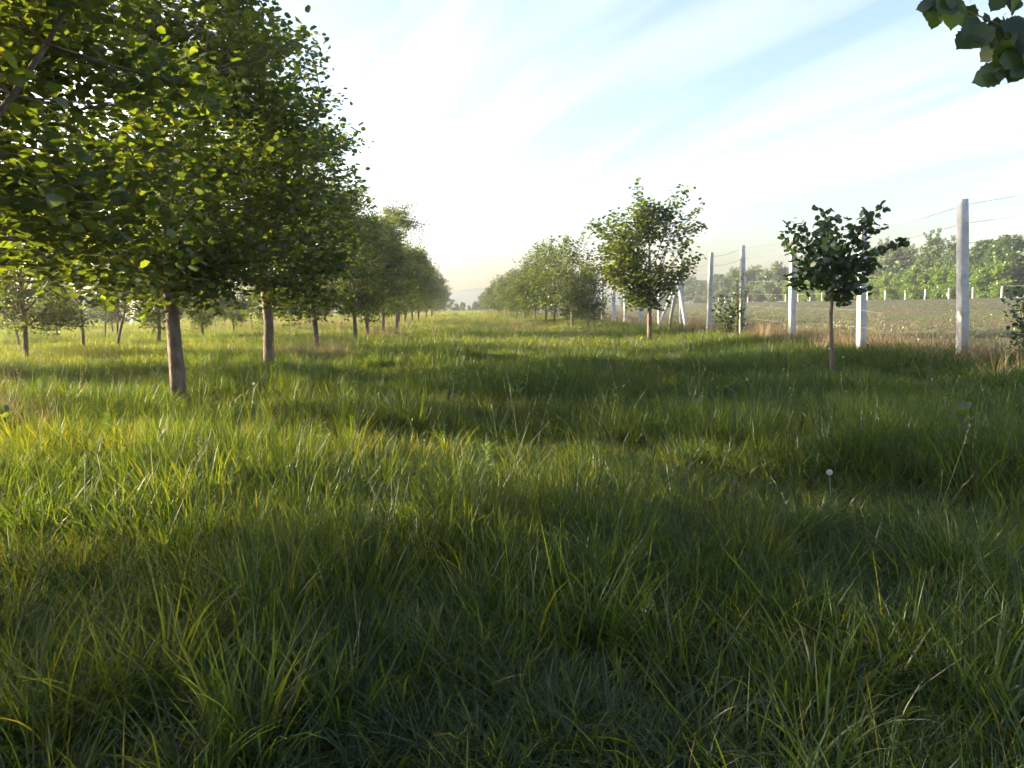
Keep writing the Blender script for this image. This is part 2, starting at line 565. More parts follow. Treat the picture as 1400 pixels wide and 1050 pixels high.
VAR = {}


def make_variant(key, seed, mat='hazel', up=0.5, **kw):
    acc, P, A, leaf, rg = tree_data(seed, **kw)
    tm = acc.mesh('trunk_' + key, M['bark'], smooth=True)
    cm, _, _ = leaves_mesh('crown_' + key, P, leaf, M[mat], rg, up=up, azim=A)
    VAR[key] = (tm, cm)


def place_tree(key, x, y, rz, s, label, group=None, name='hazel_tree', cat='tree', sz=None, tilt=(0, 0)):
    t = empty(name, (x, y, Hs(x, y)), rz, label, cat, group)
    t.rotation_euler = (tilt[0], tilt[1], rz)
    t.scale = (s, s, sz or s)
    link('trunk', VAR[key][0], t)
    c = link('crown', VAR[key][1], t)
    c['kind'] = 'stuff'
    return t


make_variant('hazel_a', 11, height=7.3, r=2.1, blunt=0.42, bulge=0.6, base=1.75, trunk_r=0.10, clusters=600, per=46, leaf=0.098, sig=0.21)
make_variant('hazel_b', 12, height=7.4, r=1.95, blunt=0.32, bulge=0.68, base=1.7, trunk_r=0.10, clusters=560, per=46, leaf=0.098, sig=0.21, shoots=14)
make_variant('hazel_c', 13, height=6.6, r=2.2, blunt=0.5, bulge=0.55, base=1.35, trunk_r=0.10, clusters=380, per=38, leaf=0.118, sig=0.26)
make_variant('hazel_d', 14, height=6.4, r=2.15, blunt=0.45, bulge=0.6, base=1.3, trunk_r=0.095, clusters=300, per=34, leaf=0.13, sig=0.27)
make_variant('hazel_open', 15, height=5.4, r=1.9, base=1.25, trunk_r=0.075, clusters=170, per=34, leaf=0.125, sig=0.26)
make_variant('hazel_young', 16, height=5.0, r=1.7, base=1.0, trunk_r=0.07, clusters=170, per=34, leaf=0.125, sig=0.24, shoots=12)
make_variant('hazel_thin', 17, height=4.6, r=1.3, base=1.5, trunk_r=0.05, clusters=50, per=28, leaf=0.12, sig=0.24, lean=(0.5, 0))

# the row on the west side of the lane, tree by tree
ROW1 = [  # key, y, scale, label
    ('hazel_a', 11.3, 1.0, 'thick trunked hazel whose grey trunk stands alone beside shaded grass, second in its row'),
    ('hazel_b', 16.4, 1.03, 'tall hazel standing right behind the thickest trunk of the row'),
    ('hazel_c', 22.2, 0.74, 'hazel with a slim trunk rising behind a straw coloured dry grass patch'),
    ('hazel_a', 29.8, 0.80, 'hazel with dark trunk between the dry grass patch and the paired trunks'),
]
rr_ = random.Random(3)
ORD = 'first second third fourth fifth sixth seventh eighth ninth tenth eleventh twelfth'.split()
for k, (key, y, s, lab) in enumerate(ROW1):
    place_tree(key, -4.0 + rr_.uniform(-0.1, 0.1), y, [2.0, 1.05, 4.0, 1.1][k], s, lab, 'tall hazels of the dense orchard row along the lane', sz=[None, 0.93, None, None][k])
for k, y in enumerate([33.2, 38.6, 46.5, 52, 57, 64.5, 73.5, 83, 93, 105, 118, 132, 147, 163, 180, 200]):
    place_tree(['hazel_d', 'hazel_c', 'hazel_b', 'hazel_d'][k % 4], -4.0 + rr_.uniform(-0.3, 0.3), y, rr_.uniform(0, 6.28), rr_.uniform(0.82, 1.02),
               ('%s hazel along the dense row, counted past the dry grass patch' % ORD[k + 1]) if k < 7 else 'hazel tree far along the dense row lining the grassy lane', 'tall hazels of the dense orchard row along the lane')
# its first tree, trunk out of frame, crown with single leaves in view: built further down
# second, third and fourth rows
for k, (y, s, key) in enumerate([(16.6, 0.95, 'hazel_d'), (21.9, 0.66, 'hazel_c'), (31.2, 0.72, 'hazel_d'), (36.2, 0.62, 'hazel_d'), (41.5, 0.62, 'hazel_open'), (48, 0.62, 'hazel_d'),
                                 (56, 0.66, 'hazel_open'), (62, 0.6, 'hazel_d'), (71, 0.66, 'hazel_open'), (82, 0.65, 'hazel_d'), (95, 0.65, 'hazel_d'), (110, 0.65, 'hazel_d'), (130, 0.65, 'hazel_d')]):
    place_tree(key, -12.0 + rr_.uniform(-0.3, 0.3), y, rr_.uniform(0, 6.28), s, ('%s hazel of the second row, seen behind the thick trunked row' % ORD[k]) if k < 8 else 'hazel at the distant end of the second orchard row',
               'hazels of the second orchard row')
place_tree('hazel_thin', -12.1, 25.6, 2.9, 0.95, 'young hazel with thin trunk leaning over in the second orchard row', name='young_hazel_tree', tilt=(0, -0.12))
place_tree('hazel_thin', -11.4, 26.4, 0.2, 0.9, 'thin young hazel leaning the opposite way to its neighbour', name='young_hazel_tree', tilt=(0, 0.15))
for k, (x, y, s) in enumerate([(-20, 27, 0.6), (-20.4, 33, 0.55), (-19.6, 39, 0.6), (-20, 46, 0.6), (-20, 60, 0.6), (-20.2, 68, 0.6), (-19.8, 82, 0.6), (-20, 98, 0.6), (-20, 120, 0.6),
                               (-28, 34, 0.65), (-28, 44, 0.6), (-28, 58, 0.6), (-28, 75, 0.6), (-28, 95, 0.6), (-28, 120, 0.6), (-36, 50, 0.7), (-36, 70, 0.7), (-36, 92, 0.7)]):
    place_tree(['hazel_open', 'hazel_d', 'hazel_young'][k % 3], x, y, rr_.uniform(0, 6.28), s, 'orchard tree standing in the hazy rows behind the second row', 'trees of the hazy rear orchard rows')
for k, (x, y) in enumerate([(-12.2, 28.4), (-12.1, 33.8), (-15.8, 24.5), (-16.2, 29.5), (-16, 36), (-15.7, 43), (-24, 38), (-24, 46), (-16, 52), (-24, 56), (-20, 52), (-11.8, 45)]):
    place_tree('hazel_thin', x, y, rr_.uniform(0, 6.28), rr_.uniform(0.62, 0.8), 'thin stemmed young orchard tree in the sunlit rows behind the thick trunks', 'thin stemmed young trees in the rear rows', name='young_hazel_tree')
# rows run on beside and behind the camera, out of frame: they shade the foreground
for k, (x, y, s, key) in enumerate([(-12, 11.4, 1.25, 'hazel_thin'), (-12, 5.1, 0.95, 'hazel_c'), (-4.3, 0.6, 1.0, 'hazel_b'), (-12, 0.4, 1.0, 'hazel_c')]):
    place_tree(key, x, y, 1.0 + k, s, 'orchard hazel beside the spot the photo is taken from, out of the frame', 'orchard hazels beside the viewpoint')

# right-hand row: young trees by the fence
make_variant('vase', 31, mat='hazel', height=4.3, r=1.5, base=1.2, trunk_r=0.075, clusters=200, per=38, leaf=0.115, sig=0.18, limbs=9, blunt=0.55, bulge=1.35, shoots=5,
             targets=[((-0.2, 0, 3.0), (-0.38, 0, 4.95), 150, 0.13), ((0.3, 0, 3.0), (1.2, 0.1, 4.85), 170, 0.17), ((0.2, 0, 2.6), (0.85, 0, 4.7), 150, 0.16), ((-0.3, 0, 2.4), (-1.75, 0.1, 3.75), 200, 0.15),
                      ((0.3, 0, 1.5), (1.6, 0, 2.75), 110, 0.12), ((0.3, 0, 1.7), (1.2, 0, 2.3), 70, 0.12), ((0.0, 0, 1.1), (-0.3, 0, 1.5), 40, 0.12), ((0.5, 0, 3), (1.6, 0, 4.3), 120, 0.14)])
place_tree('vase', 6.05, 24.2, 0.0, 1.0, 'vase shaped young hazel beside the braced concrete post', name='hazel_tree')


def small_tree():
    rg = np.random.default_rng(77)
    t = empty('young_hazel_tree', (6.16, 12.4, Hs(6.16, 12.4) - 0.12), 0, 'small dark round crowned hazel on one thin bare stem in front of concrete posts', 'tree')
    acc = Acc()
    acc.tube([(0.06, 0, -0.1), (0.04, 0, 0.5), (0.0, 0, 1.1), (0, 0, 1.55), (0.05, 0, 2.1), (0.12, 0, 2.5)], [0.045, 0.036, 0.032, 0.03, 0.018, 0.006], sides=8, wob=0.06, rng=rg)
    P = []
    ends = [(-0.72, 0.1, 2.5), (-0.78, -0.2, 2.2), (-0.5, 0.3, 2.75), (-0.25, -0.2, 2.82), (-0.6, 0.2, 1.85), (0.05, 0.3, 2.75), (0.25, -0.1, 2.65), (0.45, 0.1, 2.45), (0.5, 0.2, 2.05), (0.3, -0.3, 1.75),
            (-0.2, -0.4, 1.75), (0.0, 0.45, 1.9), (-0.45, -0.4, 2.15), (0.2, 0.4, 2.3), (-0.1, -0.3, 2.35), (-0.35, 0.0, 2.4), (0.35, -0.3, 2.2), (-0.3, 0.3, 2.0), (0.15, -0.2, 2.0), (0.3, 0.0, 1.55)]
    for e in ends:
        e = np.array(e)
        q = np.array([0, 0, min(1.5 + 0.35 * (e[2] - 1.5), 2.2)])
        acc.tube(bez(q, (q + e) / 2 + (0, 0, -0.06), e, 5), [0.014, 0.011, 0.008, 0.006, 0.003], sides=4, cap=False)
        m = 58
        tt = rg.uniform(0.4, 1.08, m)
        P.append(q + (e - q) * tt[:, None] + tnorm(rg, 0.10, (m, 3)) * (1, 1, 0.8))
    for a, b, m, sg in [((0.35, 0, 2.3), (0.86, 0, 3.02), 34, 0.075), ((0.5, 0, 2.55), (0.55, 0, 2.95), 22, 0.07), ((0.6, 0, 2.5), (0.84, 0, 2.66), 16, 0.06), ((0.2, 0, 1.8), (0.75, 0, 2.3), 36, 0.08),
                        ((0.7, 0, 2.2), (1.22, 0, 2.42), 34, 0.035), ((0.5, 0, 2.0), (0.72, 0, 1.95), 24, 0.08), ((-0.6, 0, 2.3), (-0.86, 0, 2.42), 12, 0.05), ((0.3, 0, 1.7), (0.62, 0, 1.6), 16, 0.06)]:
        a = np.array(a); b = np.array(b)
        acc.tube(bez(a, (a + b) / 2, b, 4), [0.009, 0.007, 0.005, 0.003], sides=4, cap=False)
        P.append(a + (b - a) * rg.uniform(0.1, 1.02, m)[:, None] + tnorm(rg, sg * 0.6, (m, 3)))
    link('trunk', acc.mesh('trunk', M['bark'], smooth=True), t)
    me, _, _ = leaves_mesh('crown', np.vstack(P), 0.112, M['hazel_dark'], rg, up=0.22)
    c = link('crown', me, t)
    c['kind'] = 'stuff'


small_tree()

for k, (x, y, s, key, lab) in enumerate([
        (6.05, 36.0, 0.62, 'hazel_young', 'low dark young hazel tied to a pale stake'),
        (6.0, 40.6, 0.95, 'hazel_young', 'loose topped hazel with thin shoots, next beyond the staked one'),
        (6.1, 53.8, 1.0, 'hazel_open', 'tall bright green hazel leading the fence-side row')]):
    place_tree(key, x, y, 0.7 + 2 * k, s, lab, 'hazels of the row on the fence side of the lane')
for k, y in enumerate([48.5, 59, 66, 73, 80, 87, 95, 104, 114, 126, 140, 156, 175, 198]):
    place_tree(['hazel_young', 'hazel_open', 'hazel_d'][k % 3], 6.0 + rr_.uniform(-0.4, 0.3), y, rr_.uniform(0, 6.28), [0.98, 0.92, 0.78][k % 3] * rr_.uniform(0.82, 1.08),
               ('%s hazel beyond the tall bright one on the fence side of the lane' % ORD[k]) if k < 5 else 'hazel tree far along the row on the fence side of the lane', 'hazels of the row on the fence side of the lane')
make_variant('sapling', 18, height=1.5, r=0.42, base=0.75, trunk_r=0.018, clusters=12, per=16, leaf=0.11, sig=0.12, limbs=4, shoots=1)
place_tree('sapling', 6.0, 42.6, 0, 1.0, 'bright leafy sapling on a thin stem between the young hazels', name='sapling')

# ------------------------------------------------------------------ near crowns with single leaves


def serrate_leaf(mat):
    """hazel leaf: heart base, toothed edge, drawn-out tip, folded along the midrib"""
    n = 13
    t = np.linspace(0, 1, n)
    w = 0.46 * np.sin(np.clip(t, 0, 1) ** 0.72 * math.pi) ** 0.75
    w = w * (1 + 0.07 * np.where(np.arange(n) % 2 == 0, -1, 1))
    w[0] = 0.0; w[1] = 0.24; w[-1] = 0.0; w[-2] = 0.07
    y = t.copy(); y[1] = -0.05
    mid = np.stack([0 * t, t, -0.16 * t ** 2], 1)
    lf = np.stack([-w, y, 0.16 * w - 0.16 * t ** 2 - 0.10 * w * t], 1)
    rt = np.stack([w, y, 0.16 * w - 0.16 * t ** 2 - 0.10 * w * t], 1)
    v = np.vstack([mid, lf, rt, [[0.012, -0.32, 0.05]], [[-0.012, -0.32, 0.05]]])
    q, tr = [], []
    for i in range(n - 1):
        q.append((i, i + 1, n + i + 1, n + i))
        q.append((i + 1, i, 2 * n + i, 2 * n + i + 1))
    tr.append((0, 3 * n, 3 * n + 1))
    return v, np.array(q), np.array(tr)


SV, SQ, ST = serrate_leaf(None)
LEAF_MESHES = []
for k in range(6):
    rgk = np.random.default_rng(900 + k)
    v = SV.copy()
    v[:, 2] += 0.10 * (k - 2.5) / 2.5 * v[:, 0] * v[:, 1] + 0.05 * rgk.normal() * v[:, 1] ** 2
    v[:, 0] *= rgk.uniform(0.9, 1.12)
    LEAF_MESHES.append(np_mesh('leaf', v, [SQ, ST], M['hazel'], {'rnd': np.full(len(v), 0.15 + 0.13 * k)}, smooth=True))


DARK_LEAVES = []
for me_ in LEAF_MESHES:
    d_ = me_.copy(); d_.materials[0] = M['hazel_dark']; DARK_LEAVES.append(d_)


def add_leaf(parent, pos, nrm, az, size, k):
    Fm = rot_frames(np.array([nrm], float), np.array([az]))[0]
    o = link('leaf', LEAF_MESHES[k % 6], parent)
    m = Matrix(Fm.tolist()).to_4x4()
    o.matrix_local = Matrix.Translation(pos) @ m @ Matrix.Scale(size, 4)
    return o


def near_tree():
    x, y = -4.15, 6.0
    t = empty('hazel_tree', (x, y, Hs(x, y)), 0, 'hazel whose big leafy crown hangs over from outside the frame, first of its row', 'tree', 'tall hazels of the dense orchard row along the lane')
    acc, P, A, leaf, rg = tree_data(41, height=7.0, r=2.25, base=1.8, trunk_r=0.11, clusters=640, per=46, leaf=0.098, sig=0.21)
    link('trunk', acc.mesh('trunk', M['bark'], smooth=True), t)
    W = P + np.array(t.location)
    d = W - np.array([0, 0, CAM_H])
    Rm = np.array(R_CAM)
    q = d @ Rm
    inside = (q[:, 2] < 0) & (np.abs(q[:, 0] / -q[:, 2]) < 0.70) & (np.abs(q[:, 1] / -q[:, 2]) < 0.55)
    dist = np.linalg.norm(d, axis=1)
    order = np.argsort(np.where(inside, dist, 1e9))
    pick = order[:300]
    keep = np.ones(len(P), bool); keep[pick] = False
    me, _, _ = leaves_mesh('crown', P[keep], leaf, M['hazel'], rg, up=0.5, azim=A[keep])
    c = link('crown', me, t)
    c['kind'] = 'stuff'
    for i, j in enumerate(pick):
        nn = rg.normal(0, 0.5, 3); nn[2] = abs(nn[2]) + 0.5
        add_leaf(c, P[j], nn, A[j], leaf * rg.uniform(0.8, 1.25), i)


near_tree()


def ray(px, py, dist):
    v = R_CAM @ Vector(((px - 700) / 1050, (525 - py) / 1050, -1.0))
    v.normalize()
    return Vector((0, 0, CAM_H)) + v * dist


def overhang_tree():
    x, y = 5.3, 2.5
    t = empty('hazel_tree', (x, y, Hs(x, y)), 0, 'hazel reaching in with one leafy twig against the blue sky', 'tree')
    acc, P, A, leaf, rg = tree_data(52, height=5.6, r=2.0, base=1.9, trunk_r=0.08, clusters=130, per=32, leaf=0.10)
    link('trunk', acc.mesh('trunk', M['bark'], smooth=True), t)
    ok = P[:, 0] > -1.55        # the twig below stands clear of the rest of the crown
    P, A = P[ok], A[ok]
    me, _, _ = leaves_mesh('crown', P, leaf, M['hazel'], rg, up=0.5, azim=A)
    c = link('crown', me, t)
    c['kind'] = 'stuff'
    o = Vector(t.location)
    b = Acc()
    ctr = [ray(1500, 40, 3.95) - o, ray(1420, 52, 3.9) - o, ray(1366, 34, 3.85) - o, ray(1335, 20, 3.8) - o, ray(1290, 2, 3.75) - o]
    start = Vector((-0.5, 0.25, 2.5))
    b.tube([start, (start + ctr[0]) / 2 + Vector((0, 0, 0.1)), *ctr], [0.02, 0.012, 0.008, 0.005, 0.004, 0.003, 0.002], sides=6)
    c2 = [ctr[1], ray(1400, 92, 3.85) - o, ray(1378, 90, 3.8) - o, ray(1358, 98, 3.8) - o]
    b.tube(c2, [0.005, 0.004, 0.003, 0.002], sides=5)
    br = link('branch', b.mesh('branch', M['bark'], smooth=True), t)
    rg = np.random.default_rng(8)
    # leaf by leaf, (pixel of its middle, share of full size, lean of the tip)
    spots = [(1263, 8, 0.7, 3.4), (1272, 15, 0.9, -1.9), (1279, 6, 1.1, -1.5), (1278, 28, 0.8, -1.7), (1290, 12, 1.2, -1.3), (1303, 20, 1.25, -1.5), (1314, 8, 1.1, -0.5), (1300, 4, 1.0, 0.5), (1322, 24, 1.0, -1.4),
             (1330, 40, 1.2, -2.4), (1323, 54, 1.3, -2.6), (1340, 50, 1.1, -2.2), (1350, 24, 0.5, 0.8), (1358, 42, 1.0, -2.0), (1366, 55, 1.2, -1.9), (1352, 72, 1.0, -2.3), (1370, 74, 1.1, -1.6), (1380, 40, 1.3, 0.4),
             (1392, 34, 1.2, 0.2), (1376, 58, 1.2, -1.2), (1390, 50, 1.2, -0.6), (1350, 104, 1.25, -2.9), (1368, 96, 0.8, 2.6), (1386, 80, 1.0, 0.5), (1398, 70, 1.0, -0.8), (1388, 100, 0.9, -2.2), (1398, 92, 0.9, 0.4),
             (1364, 2, 0.9, -2.1), (1390, 4, 1.2, -1.0), (1376, 66, 1.0, 2.8), (1405, 55, 1.2, 0.3), (1412, 84, 1.1, 0.2)]
    for (px, py, s, a) in list(spots):      # a smaller leaf beside each
        spots.append((px + rg.uniform(-5, 5), py + rg.uniform(-6, 3), s * rg.uniform(0.55, 0.8), a + rg.normal(0, 0.8)))
    X = R_CAM @ Vector((1, 0, 0)); Yv = R_CAM @ Vector((0, 1, 0)); Zv = R_CAM @ Vector((0, 0, 1))
    for i, (px, py, s, a) in enumerate(spots):
        p = ray(px, py, 3.85 + rg.uniform(-0.15, 0.15)) - o
        dirv = (X * math.cos(a) + Yv * math.sin(a)) * 1.0 + Zv * rg.normal(0, 0.35)
        dirv.normalize()
        nn = Zv * rg.uniform(0.8, 1.0) + Vector((0, 0, 1)) * 0.25 + Vector(rg.normal(0, 0.2, 3).tolist())
        z = (nn - nn.dot(dirv) * dirv).normalized()
        xx = dirv.cross(z)
        m = Matrix((xx, dirv, z)).transposed().to_4x4()
        size = 0.088 * s
        lf = link('leaf', DARK_LEAVES[i % 6], br)
        lf.matrix_local = Matrix.Translation(p - dirv * size * 0.5) @ m @ Matrix.Scale(size, 4)


overhang_tree()

# ------------------------------------------------------------------ fence along the orchard
FX = 8.38
fence = empty('fence', (FX, 12.4, 0), 0, 'tall concrete post fence with strands of barbed wire beside the field', 'fence')


def post_mesh(name, h, w):
    a = Acc()
    rg = np.random.default_rng(int(h * 100))
    ch = 0.014
    prof = lambda s: [(-s, -s + ch), (-s + ch, -s), (s - ch, -s), (s, -s + ch), (s, s - ch), (s - ch, s), (-s + ch, s), (-s, s - ch)]
    zs = np.linspace(-0.4, h, 9)
    v = []
    for i, z in enumerate(zs):
        s = w / 2 * (1.0 - 0.12 * (z / h))
        if i == len(zs) - 1: s *= 0.94
        for (px, py) in prof(s):
            v.append((px + rg.normal(0, 0.0012), py + rg.normal(0, 0.0012), z))
    v.append((0, 0, h + 0.006))
    q = [(i * 8 + k, i * 8 + (k + 1) % 8, (i + 1) * 8 + (k + 1) % 8, (i + 1) * 8 + k) for i in range(8) for k in range(8)]
    t = [(64 + k, 64 + (k + 1) % 8, 72) for k in range(8)]
    a.add(v, q, t)
    return a.mesh(name, M['concrete'])


PM = post_mesh('post', 2.72, 0.155)
post_y = [5.9, 9.15, 12.3, 15.5, 18.85, 22.3, 25.5, 28.7, 31.9, 35.1, 38.3, 41.5, 44.7, 48, 51.2, 54.4, 57.6, 61, 64, 67.4, 70.6]
for i, y in enumerate(post_y):
    p = link('post', PM, fence)
    p.location = (rr_.uniform(-0.04, 0.04), y - 12.4, Hs(FX, y))
    p.rotation_euler = (rr_.uniform(-0.015, 0.015), -0.045 if i == 2 else rr_.uniform(-0.02, 0.02), rr_.uniform(-0.06, 0.06))
BM = post_mesh('brace', 2.25, 0.115)
for sy in (-1, 1):
    b = link('brace', BM, fence)
    b.location = (-0.12, 28.7 - 12.4 + sy * 1.25, Hs(FX, 28.7) - 0.05)
    b.rotation_euler = (sy * 0.56, 0, 0)
b = link('brace', BM, fence)
b.location = (-1.0, 28.5 - 12.4, Hs(FX - 1, 28.7) - 0.05)
b.rotation_euler = (0, 0.40, 0)
b = link('brace', BM, fence)
b.location = (-0.12, 41.5 - 12.4 - 1.25, Hs(FX, 41.5) - 0.05)
b.rotation_euler = (-0.56, 0, 0)


def strand(h, barbed):
    a = Acc()
    rg = np.random.default_rng(int(h * 1000))
    ys = []
    for i in range(len(post_y) - 1):
        for k in range(6):
            ys.append((post_y[i] + (post_y[i + 1] - post_y[i]) * k / 6, k / 6))
    ys.append((post_y[-1], 0))
    off = -0.085
    pts = [(off + rg.normal(0, 0.004), y - 12.4, Hs(FX, y) + h - 0.035 * 4 * f * (1 - f)) for (y, f) in ys]
    a.tube(pts, [0.0026] * len(pts), sides=4, cap=False)
    if barbed:
        y = post_y[0]
        while y < 40:
            z = np.interp(y - 12.4, [p[1] for p in pts], [p[2] for p in pts])
            for s in range(2):
                d = rg.normal(0, 1, 3); d[1] *= 0.3; d /= np.linalg.norm(d)
                c = np.array([off, y - 12.4, z])
                a.tube([c - d * 0.022, c + d * 0.022], [0.0022, 0.0010], sides=3, cap=False)
            y += 0.11
    o = link('wire_strand', a.mesh('wire_strand', M['wire']), fence)
    if barbed: o['label'] = 'barbed wire strand'


for h, b in ((2.62, True), (2.32, True), (2.0, True), (1.65, False), (1.3, False), (0.95, False), (0.6, False)):
    strand(h, b)

# pale tree stake, and field-edge posts far behind
st = Acc(); st.tube([(0, 0, -0.3), (0.02, 0, 0.8), (0.05, 0, 1.75)], [0.04, 0.038, 0.035], sides=7)
so = link('tree_stake', st.mesh('tree_stake', M['stake'], smooth=True))
so.location = (6.45, 36.1, Hs(6.4, 36)); so.rotation_euler = (0, -0.12, 0)
tag(so, 'pale wooden stake slanting beside the low dark young hazel', 'stake')

ff = empty('field_fence', (66.5, 110, 0), 0, 'row of short white posts at the far edge of the bare field', 'fence')
FP = post_mesh('post', 1.45, 0.2)
for y in np.arange(80, 200, 5.2):
    if rr_.random() < 0.12: continue
    p = link('post', FP, ff)
    p.location = (rr_.uniform(-0.2, 0.2), y - 110, Hs(66.5, y))
    p.rotation_euler = (rr_.uniform(-0.03, 0.03), rr_.uniform(-0.03, 0.03), 0)

# ------------------------------------------------------------------ wood edge beyond the field


def far_variant(key, seed, mat, height, r, base, clusters, per, leaf, bulge=0.5, sig=0.5, shoots=4, up=0.35):
    make_variant(key, seed, mat=mat, up=up, height=height, r=r, base=base, trunk_r=0.03 * height * 0.6, clusters=clusters, per=per, leaf=leaf, sig=sig, bulge=bulge, shoots=shoots, limbs=7)


far_variant('willow', 61, 'willow', 8.5, 3.6, 0.8, 190, 36, 0.34, sig=0.5, shoots=20)
far_variant('poplar', 62, 'poplar', 10.5, 1.7, 0.8, 70, 30, 0.34, sig=0.42, bulge=0.6, shoots=14)
far_variant('far_round', 63, 'far_dark', 7.0, 3.2, 0.5, 190, 36, 0.36, sig=0.5)
far_variant('bush', 64, 'bush', 3.6, 1.7, 0.05, 80, 34, 0.28, sig=0.36, shoots=6)
far_variant('bush_b', 65, 'bush', 4.4, 1.5, 0.05, 80, 34, 0.28, sig=0.36, shoots=8, bulge=0.7)


def far_tree(key, px, X, s, label, group, name, sz=None):
    y = 1050 * X / (px - 628) * 1.02
    place_tree(key, X, y, rr_.uniform(0, 6.28), s, label, group, name=name, cat='bush' if 'bush' in name else 'tree', sz=sz)


for px, X, s in [(1222, 72, 1.0), (1240, 73, 1.15), (1262, 74, 1.1), (1205, 75, 0.9)]:
    far_tree('willow', px, X, s, 'broad grey green willow behind bright bushes beyond the field', 'grey green willows beyond the field', 'willow_tree')
for px, X, s in [(1276, 82, 0.9), (1304, 72, 0.95), (1335, 71, 0.82), (1345, 74, 0.88), (1312, 76, 1.0)]:
    far_tree('poplar', px, X, s, 'upright narrow poplar rising above the bushes beyond the field', 'narrow poplars beyond the field', 'poplar_tree')
for px, X, s in [(1390, 74, 1.1), (1375, 75, 0.9), (1410, 73, 1.0), (1425, 72, 1.1), (1290, 74, 0.8), (1322, 76, 0.7), (1250, 71, 0.72), (1188, 74, 0.9), (1165, 75, 0.85), (1145, 75, 0.95)]:
    far_tree('far_round', px, X, s, 'round crowned dark green tree at the wood edge beyond the field', 'round trees at the wood edge beyond the field', 'wood_edge_tree')
for k, px in enumerate(range(862, 1140, 11)):
    far_tree(['far_round', 'far_round', 'willow'][k % 3], px + rr_.uniform(-4, 4), rr_.uniform(73, 78), rr_.uniform(0.85, 1.15),
             'distant tree in the long dark belt beyond the field end', 'trees of the distant belt beyond the field end', 'belt_tree')
k = 0
px = 1096
while px < 1425:
    far_tree(['bush', 'bush_b'][k % 2], px, rr_.uniform(68.2, 69.6), rr_.uniform(0.8, 1.12), 'bright yellow green bush in the row behind the short white posts', 'bright bushes behind the short white posts', 'field_edge_bush')
    px += rr_.uniform(9, 15); k += 1
# hedge across the far end of the lane and the left margin
for k in range(26):
    place_tree(['far_round', 'bush_b', 'bush'][k % 3], -26 + k * 2.1, 258 + rr_.uniform(-6, 6), k * 1.7, rr_.uniform(0.5, 0.8) * (0.6 if k % 3 == 0 else 1.0),
               'low bush in the dark hedge closing the far end of the lane', 'hedge bushes at the far end of the lane', name='hedge_bush', cat='bush')
for k in range(20):
    place_tree(['far_round', 'bush_b', 'far_round'][k % 3], -58 - rr_.uniform(0, 6), 52 + k * 8.2, k, rr_.uniform(0.7, 1.0), 'hazy tree in the belt along the outer side of the orchard', 'hazy trees bordering the orchard', name='border_tree')

# ------------------------------------------------------------------ shrubs by the fence


def shrub(x, y, h, r, n, leaf, mat, label, name='shrub', seed=1, up=0.3):
    rg = np.random.default_rng(seed)
    t = empty(name, (x, y, Hs(x, y)), 0, label, 'shrub')
    acc = Acc(); P = []
    for i in range(9):
        az = rg.uniform(0, 6.28); R = r * rg.uniform(0.3, 1)
        e = np.array([math.cos(az) * R, math.sin(az) * R, h * rg.uniform(0.55, 1.0)])
        b0 = np.array([math.cos(az) * 0.06, math.sin(az) * 0.06, -0.05])
        acc.tube(bez(b0, np.array([e[0] * 0.3, e[1] * 0.3, e[2] * 0.7]), e, 5), [0.012, 0.010, 0.008, 0.005, 0.003], sides=4, cap=False)
        m = n // 9
        tt = rg.uniform(0.25, 1.05, m)
        P.append(b0 + (e - b0) * tt[:, None] + rg.normal(0, r * 0.22, (m, 3)))
    P = np.vstack(P); P[:, 2] = np.maximum(P[:, 2], 0.03)
    link('stem', acc.mesh('stem', M['bark']), t)['kind'] = 'stuff'
    me, _, _ = leaves_mesh('foliage', P, leaf, M[mat], rg, up=up)
    link('foliage', me, t)['kind'] = 'stuff'


shrub(7.75, 22.0, 1.25, 0.42, 420, 0.085, 'hazel_dark', 'scruffy dark shrub growing against a concrete fence post', seed=4)
shrub(8.15, 21.9, 2.0, 0.22, 200, 0.07, 'bush', 'thin yellowish climber twined round a concrete fence post', name='climber', seed=5)
shrub(8.75, 11.2, 1.35, 0.45, 520, 0.07, 'hazel_dark', 'dark shrub beyond the tallest concrete post', seed=6)

# ------------------------------------------------------------------ grass
TUFTS = bpy.data.collections.new('tufts')      # not linked: only a source for the scattered grass


